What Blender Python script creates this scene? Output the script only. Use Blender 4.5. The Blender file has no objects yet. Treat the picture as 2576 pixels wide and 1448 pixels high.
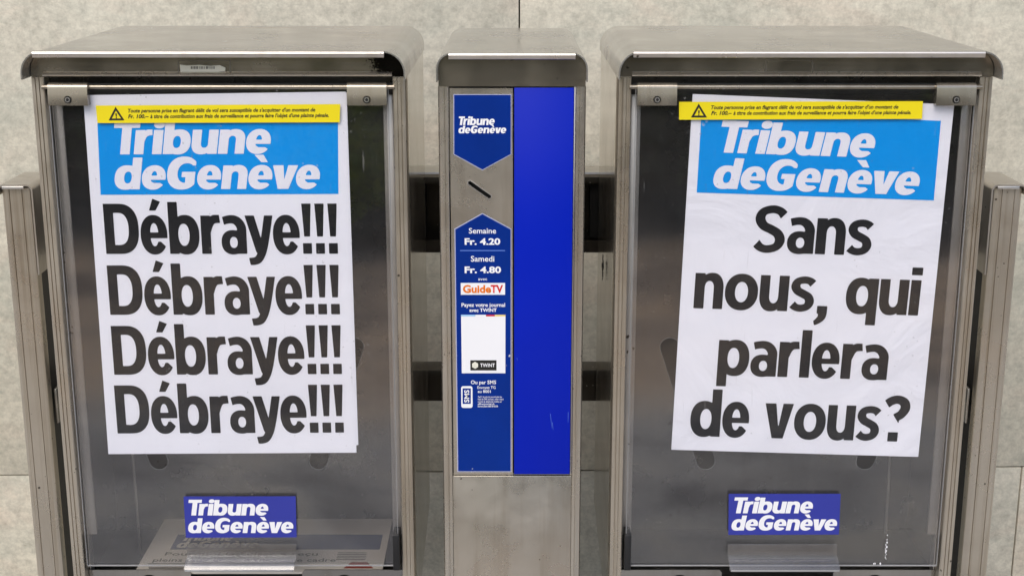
import bpy, bmesh, math, random
import numpy as np
from mathutils import Vector, Matrix
random.seed(7)
R_ = math.radians
SC = bpy.context.scene; COL = SC.collection
# ---------- camera: 50 mm, eye height 1.55 m, 1.75 m in front of the canopies, tipped down ----------
PITCH = R_(14.8); EYE = Vector((0, -1.75, 1.55)); FPX = 3592.0
cam = bpy.data.cameras.new('camera'); co = bpy.data.objects.new('camera', cam); COL.objects.link(co)
cam.sensor_width = 36; cam.lens = 36*FPX/2575; cam.clip_start = .05; cam.clip_end = 400
co.location = EYE; co.rotation_euler = (R_(90)-PITCH, 0, 0); SC.camera = co
# ---------- sky and sun: bright overcast day ----------
world = bpy.data.worlds.new('World'); SC.world = world; world.use_nodes = True
wn = world.node_tree.nodes; wl = world.node_tree.links
sky = wn.new('ShaderNodeTexSky'); sky.sky_type = 'NISHITA'; sky.sun_disc = False
SUN_EL, SUN_AZ = 48, 200
sky.sun_elevation = R_(SUN_EL); sky.sun_rotation = R_(SUN_AZ); sky.air_density = 1.0; sky.dust_density = 2.5; sky.ozone_density = 1.0
bg = wn['Background']; wl.new(sky.outputs[0], bg.inputs[0]); bg.inputs[1].default_value = .13
sl = bpy.data.lights.new('sun', 'SUN'); sl.energy = 1.3; sl.angle = R_(40); sl.color = (1, .95, .88)
so = bpy.data.objects.new('sun', sl); COL.objects.link(so)
sd = Vector((math.sin(R_(SUN_AZ))*math.cos(R_(SUN_EL)), math.cos(R_(SUN_AZ))*math.cos(R_(SUN_EL)), math.sin(R_(SUN_EL))))
so.rotation_euler = sd.to_track_quat('Z', 'Y').to_euler(); so.location = (2, -4, 6)
SC.view_settings.view_transform = 'Standard'; SC.view_settings.look = 'None'; SC.view_settings.exposure = .46; SC.view_settings.gamma = 1
SC.view_settings.use_curve_mapping = False

def at(x, y, Y):
    """the place on the upright plane Y that was measured at (x, y) in the 2575 px wide view"""
    u, v = (x-1287.5)/FPX, (724-y)/FPX
    c, s = math.cos(PITCH), math.sin(PITCH)
    D = Y-EYE.y; k = D/(c+v*s)
    return Vector((u*k, Y, EYE.z+k*(v*c-s)))
def zt(y, Y): return at(1287.5, y, Y).z
# ---------- materials ----------
def newmat(name):
    m = bpy.data.materials.new(name); m.use_nodes = True
    n = m.node_tree.nodes; return m, n, m.node_tree.links, n['Principled BSDF']
def nd(n, t, **k):
    q = n.new(t)
    for a, b in k.items(): setattr(q, a, b)
    return q
def ramp(n, l, src, stops):
    r = n.new('ShaderNodeValToRGB'); e = r.color_ramp.elements
    while len(e) < len(stops): e.new(.5)
    for el, (p, c) in zip(e, stops): el.position = p; el.color = (*c, 1) if len(c) == 3 else c
    l.new(src, r.inputs[0]); return r
def noise(n, l, scale, detail=5, rough=.55, stretch=None, world_=True, dist=0):
    t = n.new('ShaderNodeTexCoord'); g = n.new('ShaderNodeNewGeometry'); src = g.outputs['Position']
    q = n.new('ShaderNodeTexNoise'); q.inputs['Scale'].default_value = scale; q.inputs['Detail'].default_value = detail
    q.inputs['Roughness'].default_value = rough; q.inputs['Distortion'].default_value = dist
    if stretch:
        mp = n.new('ShaderNodeMapping'); mp.inputs['Scale'].default_value = stretch; l.new(src, mp.inputs[0]); src = mp.outputs[0]
    l.new(src, q.inputs['Vector']); return q
def mix(n, l, a, b, fac, mode='MIX'):
    q = n.new('ShaderNodeMix'); q.data_type = 'RGBA'; q.blend_type = mode
    for s, v in ((q.inputs[0], fac), (q.inputs[6], a), (q.inputs[7], b)):
        if isinstance(v, bpy.types.NodeSocket): l.new(v, s)
        elif isinstance(v, (int, float)): s.default_value = v
        else: s.default_value = (*v, 1)
    return q.outputs[2]
def bump(n, l, h, strength, dist, b):
    q = n.new('ShaderNodeBump'); q.inputs['Strength'].default_value = strength; q.inputs['Distance'].default_value = dist
    l.new(h, q.inputs['Height']); l.new(q.outputs[0], b.inputs['Normal']); return q
def spots(n, l, scale, lo, hi, seed=0):
    """small irregular specks of grime: 1 inside a speck"""
    g = n.new('ShaderNodeNewGeometry'); v = n.new('ShaderNodeTexVoronoi'); v.inputs['Scale'].default_value = scale
    w = noise(n, l, scale*2.2, 3); ad = n.new('ShaderNodeVectorMath'); ad.operation = 'MULTIPLY_ADD'
    l.new(w.outputs['Color'], ad.inputs[0]); ad.inputs[1].default_value = (.35/scale,)*3; l.new(g.outputs['Position'], ad.inputs[2])
    l.new(ad.outputs[0], v.inputs['Vector'])
    thin = noise(n, l, scale*.23, 2)
    m = n.new('ShaderNodeMath'); m.operation = 'MULTIPLY_ADD'; l.new(thin.outputs[0], m.inputs[0]); m.inputs[1].default_value = -.5; m.inputs[2].default_value = .25
    s = n.new('ShaderNodeMath'); s.operation = 'ADD'; l.new(v.outputs['Distance'], s.inputs[0]); l.new(m.outputs[0], s.inputs[1])
    return ramp(n, l, s.outputs[0], [(lo, (1, 1, 1)), (hi, (0, 0, 0))]).outputs[0]
def steel(name, c1, c2, rough=.33, metallic=.85, grain=(300, 12, 12), streak=(45, 45, 3), dirt=.5, stain=None, spot=45):
    m, n, l, b = newmat(name)
    a = noise(n, l, 5, 6, .62, dist=.6); base = ramp(n, l, a.outputs[0], [(.32, c1), (.68, c2)]).outputs[0]
    st = noise(n, l, 1, 5, .6, stretch=streak); sr = ramp(n, l, st.outputs[0], [(.50, (1, 1, 1)), (.74, (.62, .55, .45))])
    base = mix(n, l, base, sr.outputs[0], dirt, 'MULTIPLY')
    base = mix(n, l, base, (.10, .088, .07), spots(n, l, spot*1.5, .012, .05))
    sp2 = spots(n, l, spot*2.7, .03, .08); base = mix(n, l, base, mix(n, l, base, (.55, .52, .46), .55), sp2)
    if stain:
        (px, py, pz), rad = stain
        g = n.new('ShaderNodeNewGeometry'); vm = n.new('ShaderNodeVectorMath'); vm.operation = 'DISTANCE'; l.new(g.outputs['Position'], vm.inputs[0]); vm.inputs[1].default_value = (px, py, pz)
        ns = noise(n, l, 330, 4, .7); mm = n.new('ShaderNodeMath'); mm.operation = 'MULTIPLY_ADD'; l.new(ns.outputs[0], mm.inputs[0]); mm.inputs[1].default_value = -rad*3.2; l.new(vm.outputs['Value'], mm.inputs[2])
        q = ramp(n, l, mm.outputs[0], [(0, (1, 1, 1)), (.004, (0, 0, 0))]); q.color_ramp.elements[0].position = 0
        base = mix(n, l, base, (.012, .010, .008), q.outputs[0])
    l.new(base, b.inputs['Base Color']); b.inputs['Metallic'].default_value = metallic
    rr = noise(n, l, 14, 5, .6); mr = n.new('ShaderNodeMapRange'); l.new(rr.outputs[0], mr.inputs[0]); mr.inputs[1].default_value = .3; mr.inputs[2].default_value = .7
    mr.inputs[3].default_value = rough*.75; mr.inputs[4].default_value = rough*1.35; l.new(mr.outputs[0], b.inputs['Roughness'])
    gr = noise(n, l, 1, 3, .5, stretch=grain); bump(n, l, gr.outputs[0], .12, .0006, b)
    return m
def paint(name, col, rough=.4, var=.08, metallic=0., bmp=0, bscale=30, bdist=.004, coat=0, spec=None, speck=0):
    m, n, l, b = newmat(name)
    a = noise(n, l, 8, 5, .6); c2 = tuple(max(0, x*(1-var*2.2)) for x in col)
    c = ramp(n, l, a.outputs[0], [(.3, c2), (.65, col)]).outputs[0]
    if speck: c = mix(n, l, c, (.5, .5, .52), spots(n, l, speck, .02, .05))
    l.new(c, b.inputs['Base Color']); b.inputs['Roughness'].default_value = rough; b.inputs['Metallic'].default_value = metallic
    if coat: b.inputs['Coat Weight'].default_value = coat; b.inputs['Coat Roughness'].default_value = .12
    if spec is not None: b.inputs['Specular IOR Level'].default_value = spec
    if bmp:
        q = noise(n, l, bscale, 4, .5, dist=1.2); bump(n, l, q.outputs[0], bmp, bdist, b)
    return m
M = {}
M['roof'] = steel('weathered_steel_roof', (.58, .56, .525), (.68, .665, .64), rough=.22, grain=(6, 260, 260), streak=(4, 60, 60), dirt=.2)
M['steel'] = steel('brushed_steel', (.47, .43, .375), (.58, .545, .49), rough=.34)
M['side'] = steel('side_panel_steel', (.70, .66, .59), (.78, .745, .68), rough=.15, dirt=.22, spot=30)
M['fascia'] = steel('fascia_steel', (.32, .285, .23), (.42, .38, .31), rough=.22, grain=(8, 200, 200), streak=(5, 40, 60))
M['fascia_mould'] = steel('fascia_steel_with_mould', (.32, .285, .23), (.42, .38, .31), rough=.22, grain=(8, 200, 200), streak=(5, 40, 60), stain=((at(1000, 152, .03).x, .03, at(1000, 152, .03).z), .019))
M['edge'] = steel('worn_bright_edge', (.56, .53, .50), (.70, .68, .65), rough=.30, grain=(5, 200, 200), dirt=.3)
M['frame'] = steel('frame_profile_steel', (.54, .485, .40), (.66, .605, .515), rough=.30, streak=(150, 150, 2.0), dirt=.75)
M['column'] = steel('column_steel', (.56, .515, .44), (.64, .595, .52), rough=.27, dirt=.45, spot=38)
M['rail'] = steel('rail_steel', (.42, .40, .35), (.54, .51, .46), rough=.30, streak=(5, 60, 60))
M['inner'] = steel('inner_sheet_steel', (.40, .385, .36), (.46, .45, .43), rough=.15, metallic=.95, dirt=.3)
M['strip'] = steel('inner_strip_aluminium', (.58, .56, .54), (.70, .68, .66), rough=.4, dirt=.3)
M['dark'] = paint('black_painted_steel_and_shade', (.025, .024, .022), .55, .2)
M['rail_dark'] = steel('dark_brown_steel', (.035, .031, .026), (.06, .053, .043), rough=.4, dirt=.5)  # rail channel, much darker brown than its top plate
M['rubber'] = paint('black_rubber', (.012, .012, .013), .45, .1)
M['clamp'] = steel('clamp_steel', (.34, .305, .25), (.42, .38, .32), rough=.24, dirt=.5)
M['scratch'] = paint('pale_scratch', (.06, .14, .60), .4, .02)
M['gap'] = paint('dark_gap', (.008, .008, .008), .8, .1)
M['screw'] = steel('screw_steel', (.6, .59, .57), (.75, .74, .72), rough=.2, dirt=.2)
M['white_paper'] = paint('white_poster_paper', (.82, .82, .89), .55, .012, bmp=.5, bscale=6, bdist=.006)
M['crumpled_paper'] = paint('crumpled_white_poster_paper', (.82, .82, .89), .5, .012, bmp=.9, bscale=7, bdist=.007)
M['cyan'] = paint('cyan_print', (.0, .30, .80), .45, .02, bmp=.2, bscale=7, spec=.15)
M['print_white'] = paint('unprinted_paper_in_title', (.80, .80, .88), .55, .01)
M['ink'] = paint('black_poster_ink', (.012, .012, .014), .5, .1, spec=.15)
M['ink_small'] = paint('black_sticker_ink', (.012, .011, .008), .5, .05)
M['yellow'] = paint('yellow_sticker', (.80, .66, .005), .38, .03)
M['violet_blue'] = paint('violet_blue_sticker', (.030, .040, .32), .4, .04)
M['white'] = paint('white_print', (.84, .84, .86), .45, .01)
M['navy'] = paint('navy_label_print', (.0, .026, .24), .32, .10, speck=60, spec=.2)
M['blue_panel'] = paint('ultramarine_panel', (.0, .013, .42), .30, .02, spec=.22)
M['pale_edge'] = paint('pale_sticker_edge', (.42, .44, .60), .4, .03)
M['rule'] = paint('light_blue_rule', (.10, .20, .60), .4, .02)
M['orange'] = paint('orange_print', (.78, .17, .0), .4, .02)
M['red'] = paint('red_print', (.60, .01, .01), .4, .02)
M['card_blue'] = paint('pale_blue_print', (.35, .60, .85), .4, .02)
M['card_yellow'] = paint('pale_yellow_print', (.85, .65, .20), .4, .02)
M['label_paper'] = paint('aged_label_paper', (.82, .80, .68), .6, .08, bmp=.4, bscale=60)
M['newsprint'] = paint('newsprint', (.64, .60, .54), .7, .04, bmp=.2, bscale=25)
M['news_blue'] = paint('newspaper_blue_print', (.035, .055, .15), .7, .05)
M['news_grey'] = paint('newspaper_grey_print', (.03, .028, .026), .7, .05)
M['news_red'] = paint('newspaper_red_print', (.30, .06, .04), .7, .05)
M['cobweb'] = paint('grey_cobweb', (.22, .21, .19), .9, .3)

def glass(name, tint, dust, gl=1.0, rough=.02, scratch=1.0):
    """clear acrylic sheet: looks through, mirrors by Fresnel, carries dust and fine scratches"""
    m = bpy.data.materials.new(name); m.use_nodes = True; n = m.node_tree.nodes; l = m.node_tree.links
    for q in list(n): n.remove(q)
    out = n.new('ShaderNodeOutputMaterial'); tr = n.new('ShaderNodeBsdfTransparent'); tr.inputs[0].default_value = (*tint, 1)
    gs = n.new('ShaderNodeBsdfGlossy'); gs.inputs['Roughness'].default_value = rough; gs.inputs['Color'].default_value = (.98, .98, 1, 1)
    lw = n.new('ShaderNodeLayerWeight'); lw.inputs[0].default_value = .5
    p = n.new('ShaderNodeMath'); p.operation = 'POWER'; l.new(lw.outputs['Facing'], p.inputs[0]); p.inputs[1].default_value = 5
    f = n.new('ShaderNodeMath'); f.operation = 'MULTIPLY_ADD'; l.new(p.outputs[0], f.inputs[0]); f.inputs[1].default_value = .95; f.inputs[2].default_value = .042*gl
    m1 = n.new('ShaderNodeMixShader'); l.new(f.outputs[0], m1.inputs[0]); l.new(tr.outputs[0], m1.inputs[1]); l.new(gs.outputs[0], m1.inputs[2])
    df = n.new('ShaderNodeBsdfDiffuse'); df.inputs[0].default_value = (.62, .61, .60, 1)
    a = noise(n, l, 9, 6, .7); r1 = ramp(n, l, a.outputs[0], [(.35, (dust*.6,)*3), (.75, (dust*1.7,)*3)])
    sp = spots(n, l, 85, .012, .03); sc_ = noise(n, l, 1, 2, .4, stretch=(260, 4, 22), dist=.3); r2 = ramp(n, l, sc_.outputs[0], [(.70, (0, 0, 0)), (.80, (.10*scratch,)*3)])
    s1 = mix(n, l, r1.outputs[0], r2.outputs[0], 1.0, 'ADD'); s2 = mix(n, l, s1, (.35*scratch,)*3, sp)
    m2 = n.new('ShaderNodeMixShader'); l.new(s2, m2.inputs[0]); l.new(m1.outputs[0], m2.inputs[1]); l.new(df.outputs[0], m2.inputs[2])
    l.new(m2.outputs[0], out.inputs[0]); return m
M['pane'] = glass('dusty_acrylic', (.98, .98, .98), .005, gl=.9, scratch=.5)
M['inner_pane'] = glass('smoky_inner_acrylic', (.84, .83, .82), .010, gl=2.4, rough=.05, scratch=.4)
M['back'] = steel('dark_back_sheet', (.16, .155, .145), (.21, .20, .19), rough=.3, dirt=.3)
M['tab'] = glass('clear_acrylic_tab', (.88, .88, .88), .06, gl=1.8, rough=.08)
M['slot_rim'] = paint('cut_acrylic_rim', (.15, .15, .15), .3, .1)
M['pane_edge'] = paint('lit_acrylic_edge', (.34, .34, .34), .3, .1)

def stone(name, seed):
    m, n, l, b = newmat(name)
    g = n.new('ShaderNodeNewGeometry'); mp = n.new('ShaderNodeMapping'); mp.inputs['Location'].default_value = (seed*3.1, 0, seed*1.7); l.new(g.outputs['Position'], mp.inputs[0])
    def ns(scale, det, ro, st=(1, 1, 1), dist=0):
        m2 = n.new('ShaderNodeMapping'); m2.inputs['Scale'].default_value = st; l.new(mp.outputs[0], m2.inputs[0])
        q = n.new('ShaderNodeTexNoise'); q.inputs['Scale'].default_value = scale; q.inputs['Detail'].default_value = det; q.inputs['Roughness'].default_value = ro; q.inputs['Distortion'].default_value = dist
        l.new(m2.outputs[0], q.inputs['Vector']); return q.outputs[0]
    base = ramp(n, l, ns(5.5, 7, .6, dist=.8), [(.30, (.50, .47, .38)), (.50, (.57, .535, .435)), (.70, (.63, .59, .48))]).outputs[0]
    gre = ramp(n, l, ns(2.6, 6, .65, (1, 1, 1.6), 1.8), [(.48, (0, 0, 0)), (.70, (.8,)*3)]); base = mix(n, l, base, (.455, .455, .375), gre.outputs[0])
    bei = ramp(n, l, ns(3.3, 5, .65, (1, 1, 2.2), 1.2), [(.52, (0, 0, 0)), (.70, (.7,)*3)]); base = mix(n, l, base, (.58, .50, .40), bei.outputs[0])
    fine = ramp(n, l, ns(70, 5, .7), [(.32, (.74,)*3), (.60, (1.06,)*3)]); base = mix(n, l, base, fine.outputs[0], .85, 'MULTIPLY'); f2 = ramp(n, l, ns(210, 4, .75), [(.36, (.84,)*3), (.58, (1.04,)*3)]); base = mix(n, l, base, f2.outputs[0], .6, 'MULTIPLY')
    mot = ramp(n, l, ns(22, 5, .65, (1, 1, 1.5)), [(.35, (.88,)*3), (.65, (1.04,)*3)]); base = mix(n, l, base, mot.outputs[0], .8, 'MULTIPLY')
    vein = ramp(n, l, ns(2.4, 6, .6, (1, 1, 3.2), 2.5), [(.490, (0, 0, 0)), (.50, (.22,)*3), (.510, (0, 0, 0))]); base = mix(n, l, base, (.24, .23, .18), vein.outputs[0])
    base = mix(n, l, base, (.16, .15, .11), spots(n, l, 13, .005, .02))
    l.new(base, b.inputs['Base Color']); b.inputs['Roughness'].default_value = .62
    bump(n, l, ns(90, 5, .6), .25, .002, b); return m
M['stone'] = [stone('pale_green_limestone_%s' % w, i) for i, w in enumerate(('a', 'b', 'c', 'd'))]
M['joint'] = paint('joint_mortar', (.10, .095, .075), .9, .1)
def ground_mat():
    m, n, l, b = newmat('paving_ground')
    g = n.new('ShaderNodeNewGeometry'); sx = n.new('ShaderNodeSeparateXYZ'); l.new(g.outputs['Position'], sx.inputs[0])
    mr = n.new('ShaderNodeMapRange'); l.new(sx.outputs[1], mr.inputs[0]); mr.inputs[1].default_value = -14; mr.inputs[2].default_value = 1
    w = noise(n, l, .9, 4); ma = n.new('ShaderNodeMath'); ma.operation = 'MULTIPLY_ADD'; l.new(w.outputs[0], ma.inputs[0]); ma.inputs[1].default_value = .06; l.new(mr.outputs[0], ma.inputs[2])
    r = ramp(n, l, ma.outputs[0], [(0, (.045,)*3), (.62, (.045,)*3), (.67, (.46, .35, .25)), (.77, (.46, .35, .25)), (.81, (.40, .39, .37))])
    pt = noise(n, l, 1.6, 5, .6, dist=.7); r_ = mix(n, l, r.outputs[0], ramp(n, l, pt.outputs[0], [(.36, (.42, .42, .45)), (.50, (.92,)*3), (.62, (1.2, 1.15, 1.05))]).outputs[0], 1.0, 'MULTIPLY')
    f = noise(n, l, 40, 4); c = mix(n, l, r_, ramp(n, l, f.outputs[0], [(.3, (.8,)*3), (.7, (1.1,)*3)]).outputs[0], .8, 'MULTIPLY')
    l.new(c, b.inputs['Base Color']); b.inputs['Roughness'].default_value = .85; return m
M['ground'] = ground_mat()
M['lime'] = [paint('lime_leaf_%s' % a, c, .45, .15) for a, c in (('pale', (.40, .48, .04)), ('deep', (.22, .32, .03)))]
M['leaf'] = [paint('leaf_green_%s' % a, c, .5, .2) for a, c in (('dark', (.030, .055, .012)), ('mid', (.065, .10, .018)), ('light', (.13, .17, .03)))]
M['twigs'] = paint('shaded_twigs', (.02, .02, .012), .9, .3)
# ---------- lettering: every glyph is a signed field, traced into a flat mesh ----------
N_ = np
def f_box(X, Y, x0, y0, x1, y1): return N_.maximum(N_.abs(X-(x0+x1)/2)-(x1-x0)/2, N_.abs(Y-(y0+y1)/2)-(y1-y0)/2)
def f_el(X, Y, x0, y0, x1, y1, n=2.3):
    a, b = (x1-x0)/2, (y1-y0)/2
    return ((N_.abs((X-(x0+x1)/2)/a)**n + N_.abs((Y-(y0+y1)/2)/b)**n + 1e-9)**(1/n)-1)*min(a, b)
def f_poly(X, Y, pts):
    d = N_.full(X.shape, 1e9); inside = N_.zeros(X.shape, bool)
    for i in range(len(pts)):
        (ax, ay), (bx, by) = pts[i], pts[i-1]
        ex, ey = bx-ax, by-ay
        t = N_.clip(((X-ax)*ex+(Y-ay)*ey)/(ex*ex+ey*ey+1e-12), 0, 1)
        d = N_.minimum(d, N_.hypot(X-ax-t*ex, Y-ay-t*ey))
        c = (ay > Y) != (by > Y)
        xi = ax+(Y-ay)*(bx-ax)/((by-ay) if abs(by-ay) > 1e-9 else 1e-9)
        inside ^= c & (X < xi)
    return N_.where(inside, -d, d)
def f_half(X, Y, px, py, nx, ny):                    # inside where (p-P).n < 0
    l = math.hypot(nx, ny); return ((X-px)*nx+(Y-py)*ny)/l
def f_stroke(X, Y, pts, k=10):                       # pts: (x, y, radius), smooth through the points
    P = [pts[0]]+list(pts)+[pts[-1]]; S = []
    for i in range(1, len(P)-2):
        for j in range(k):
            t = j/k
            S.append([.5*((2*P[i][c])+(-P[i-1][c]+P[i+1][c])*t+(2*P[i-1][c]-5*P[i][c]+4*P[i+1][c]-P[i+2][c])*t*t+(-P[i-1][c]+3*P[i][c]-3*P[i+1][c]+P[i+2][c])*t**3) for c in range(3)])
    S.append(list(P[-2])); d = N_.full(X.shape, 1e9)
    for a, b in zip(S, S[1:]):
        ex, ey = b[0]-a[0], b[1]-a[1]
        t = N_.clip(((X-a[0])*ex+(Y-a[1])*ey)/(ex*ex+ey*ey+1e-12), 0, 1)
        d = N_.minimum(d, N_.hypot(X-a[0]-t*ex, Y-a[1]-t*ey)-(a[2]+(b[2]-a[2])*t))
    return d
def f_cut(X, Y, px, py, nx, ny, R=.2): return N_.maximum(-f_half(X, Y, px, py, nx, ny), N_.hypot(X-px, Y-py)-R)   # the terminal: what lies beyond a line, near it
U = lambda *a: N_.minimum.reduce(a)
I_ = lambda *a: N_.maximum.reduce(a)
def SUB(a, *b):
    for q in b: a = N_.maximum(a, -q)
    return a
HEAD = dict(w=.190, hs=.162, xh=.765, asc=1.035, desc=.245, ov=.013, n=.545, b=.60, o=.625, e=.53, a=.50, sh=0., gap=.032, n_=2.25, v=.56, s=.43, hv=False)
LOGO = dict(w=.272, hs=.185, xh=.735, asc=.985, desc=.24, ov=.012, n=.74, b=.765, o=.78, e=.70, a=.7, sh=.15, gap=.034, n_=2.35, v=.74, s=.6, hv=True)
def glyph(ch, X, Y, f):
    w, hs, xh, asc, desc, ov, nn = f['w'], f['hs'], f['xh'], f['asc'], f['desc'], f['ov'], f['n_']
    if ch == 'D':
        W = .675; h = w*.95
        o = U(f_box(X, Y, 0, 0, W*.42, 1), I_(f_el(X, Y, -W*.16, 0, W, 1, 2.5), f_half(X, Y, W*.3, 0, -1, 0)))
        c = U(f_box(X, Y, w, h, W*.42, 1-h), I_(f_el(X, Y, -W*.16+w*1.02, h, W-w*1.04, 1-h, 2.4), f_half(X, Y, W*.3, 0, -1, 0)))
        return SUB(o, c), W
    if ch in 'bdpq':
        W = f['b']
        if ch in 'dq': X = W-X
        if ch in 'pq': Y = xh-Y
        top = asc if ch in 'bd' else xh+desc
        bowl = f_el(X, Y, w*.28, -ov, W, xh+ov, nn)
        cut = f_el(X, Y, w*.97, hs, W-w*1.02, xh-hs, nn-.1)
        g = SUB(U(bowl, f_box(X, Y, 0, 0, w, top)), cut)
        if f['hv'] and ch == 'd': pass
        return g, W
    if ch in 'nur':
        W = f['n']
        if ch == 'u': X = W-X; Y = xh-Y
        r = xh*.42; cy = xh-r
        o = U(I_(f_el(X, Y, w*.55, cy-r-ov, W, xh+ov, 2.3), f_half(X, Y, 0, cy, 0, -1)), f_box(X, Y, W-w*.97, 0, W, cy+.01))
        c = U(I_(f_el(X, Y, w, cy-r+hs, W-w*.97, xh-hs*1.02, 2.2), f_half(X, Y, 0, cy, 0, -1)), f_box(X, Y, w, -.1, W-w*.97, cy+.01))
        o = SUB(o, c)
        if ch == 'r':
            W = w*(2.02 if not f['hv'] else 1.78)
            st = f_stroke(X, Y, [(w*.72, xh*.60, w*.34), (w*.98, xh*.80, hs*.46), (w*1.42, xh*.905, hs*.52), (W+.1, xh*.93, hs*.56)])
            st = I_(st, f_half(X, Y, W-.012, xh, 1, .10), f_half(X, Y, 0, xh+ov, 0, 1))
            return U(st, f_box(X, Y, 0, 0, w, xh)), W
        return U(o, f_box(X, Y, 0, 0, w, xh)), W
    if ch == 'i':
        if f['hv']: return U(f_box(X, Y, 0, 0, w, xh), f_el(X, Y, -.01, xh+.045, w+.03, asc+.045, 2.2)), w
        return U(f_box(X, Y, 0, 0, w, xh), f_box(X, Y, -.008, asc-.165, w+.008, asc)), w
    if ch == 'l': return f_box(X, Y, 0, 0, w, asc), w
    if ch == 'o':
        W = f['o']; return SUB(f_el(X, Y, 0, -ov, W, xh+ov, 2.15), f_el(X, Y, w, hs, W-w, xh-hs, 2.1)), W
    if ch in 'eéè':
        W = f['e']
        if f['hv']: b0, b1, tc, px, inn = .295, .425, .195, .55, .52
        else: b0, b1, tc, px, inn = .315, .43, .245, .395, .5
        o = f_el(X, Y, 0, -ov, W, xh+ov, 2.15)
        inner = f_el(X, Y, w, hs*.95, W-w*.93, xh-hs*.93, 2.1)
        up = I_(inner, f_half(X, Y, 0, b1, 0, -1))
        if f['hv']: lo = f_poly(X, Y, [(w*.98, b0), (1.2, b0), (1.2, -.22), (px, tc), (w*1.35, tc), (w*1.04, tc+.05)])
        else: lo = U(I_(inner, f_half(X, Y, 0, b0, 0, 1)), f_poly(X, Y, [(w*1.5, b0), (1.0, b0), (1.0, -.38), (px, tc), (px-.1, tc+.0)]))
        g = SUB(o, up, lo)
        dx = .03 if f['hv'] else 0
        if ch == 'é': g = U(g, f_poly(X, Y, [(.275, 1.10), (.425, 1.04), (.325, .865), (.195, .865)]))
        if ch == 'è': g = U(g, f_poly(X, Y, [(.10, 1.06), (.37, 1.06), (.52, .83), (.33, .83)]))
        return g, W
    if ch == 'a':
        W = f['a']
        arch = SUB(f_stroke(X, Y, [(-.03, .620, .080), (.09, .672, .079), (.23, .690, .083), (.338, .640, .090), (W-w/2, .52, .091), (W-w/2, .35, .091)]), f_cut(X, Y, .048, .66, -1, -.22, .2))
        stem = f_box(X, Y, W-w, 0, W, xh*.62)
        bowl = I_(f_el(X, Y, 0, -ov, .46, .475, 2.25), f_half(X, Y, W-w*.4, 0, 1, 0))
        cut = f_el(X, Y, .165, .118, W-w+.010, .340, 2.1)
        return SUB(U(arch, stem, bowl), cut), W
    if ch == 'v':
        W = f['v']; m = w*.62
        return SUB(f_poly(X, Y, [(0, xh), (w*1.13, xh), (W/2+.005, .235 if not f['hv'] else .29), (W-w*1.08, xh), (W, xh), (W/2+m*.93, 0), (W/2-m*.93, 0)])), W
    if ch == 'y':
        W = .555
        arm = f_poly(X, Y, [(0, xh), (.185, xh), (.345, .16), (.25, -.03), (.20, .04)])
        st = f_stroke(X, Y, [(W-.06, xh+.15, .084), (.365, .20, .082), (.27, -.07, .08), (.17, -.145, .076), (.02, -.15, .07)])
        st = I_(st, f_half(X, Y, 0, xh, 0, 1), f_half(X, Y, .055, -.1, -1, -.18))
        return U(arm, st), W
    if ch in 'Ss':
        if ch == 'S': W, H, t, k = .60, 1., .088, 1.
        else: W, H, t, k = .47, xh, .082, 1.
        P = [(.97, .735), (.80, .875), (.55, .922), (.27, .865), (.175, .72), (.29, .575), (.53, .495), (.745, .405), (.825, .265), (.72, .13), (.45, .075), (.22, .115), (.02, .26)]
        if ch == 's': P = [(.97, .735), (.80, .86), (.55, .90), (.285, .85), (.205, .715), (.30, .59), (.53, .505), (.735, .42), (.80, .28), (.70, .15), (.45, .10), (.22, .14), (.02, .265)]
        st = f_stroke(X, Y, [(a*W, b*H, t*(.94 if abs(b-.5) > .3 else 1.04)) for a, b in P])
        return SUB(st, f_cut(X, Y, .90*W, .80*H, 1, -.82, .19), f_cut(X, Y, .10*W, .19*H, -1, .75, .19)), W
    if ch == '!':
        return U(f_poly(X, Y, [(0, 1), (.185, 1), (.150, .345), (.035, .345)]), f_box(X, Y, .004, 0, .180, .212)), .185
    if ch == ',':
        return U(f_box(X, Y, .03, 0-.03, .225, .14), I_(f_stroke(X, Y, [(.14, .02, .084), (.125, -.11, .075), (.03, -.215, .055), (-.06, -.245, .045)]), f_half(X, Y, -.02, -.2, -1, -.25))), .225
    if ch == '?':
        W = .50
        st = f_stroke(X, Y, [(.03, .80, 0.087), (.13, .885, 0.090), (.26, .92, 0.090), (.385, .86, 0.096), (.415, .73, 0.096), (.345, .60, 0.090), (.245, .52, 0.090), (.222, .42, 0.092), (.222, .2, 0.092)])
        st = I_(st, f_half(X, Y, .055, .81, -1, -.62), f_half(X, Y, 0, .315, 0, -1))
        return U(st, f_box(X, Y, .122, 0, .322, .205)), W
    if ch == 'T':
        W = .74; return U(f_box(X, Y, 0, 1-.2, W, 1), f_box(X, Y, W/2-w/2, 0, W/2+w/2, 1)), W
    if ch == 'G':
        W = .86
        o = SUB(f_el(X, Y, 0, -.012, W+.06, 1.012, 2.25), f_el(X, Y, w*1.12, hs*1.06, W-.04, 1-hs*1.06, 2.2))
        o = I_(o, f_half(X, Y, W-.035, 0, 1, 0))
        cut = f_poly(X, Y, [(w*1.6, .54), (1.2, .54), (1.2, .735), (w*1.6, .735)])
        o = SUB(o, cut)
        bar = U(f_box(X, Y, W-.04-w*1.0, .03, W-.035, .54), f_box(X, Y, W*.50, .375, W-.035, .54))
        return U(o, I_(bar, f_el(X, Y, 0, -.012, W+.06, 1.012, 2.25))), W
    return None, .3
GL = {}
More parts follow.
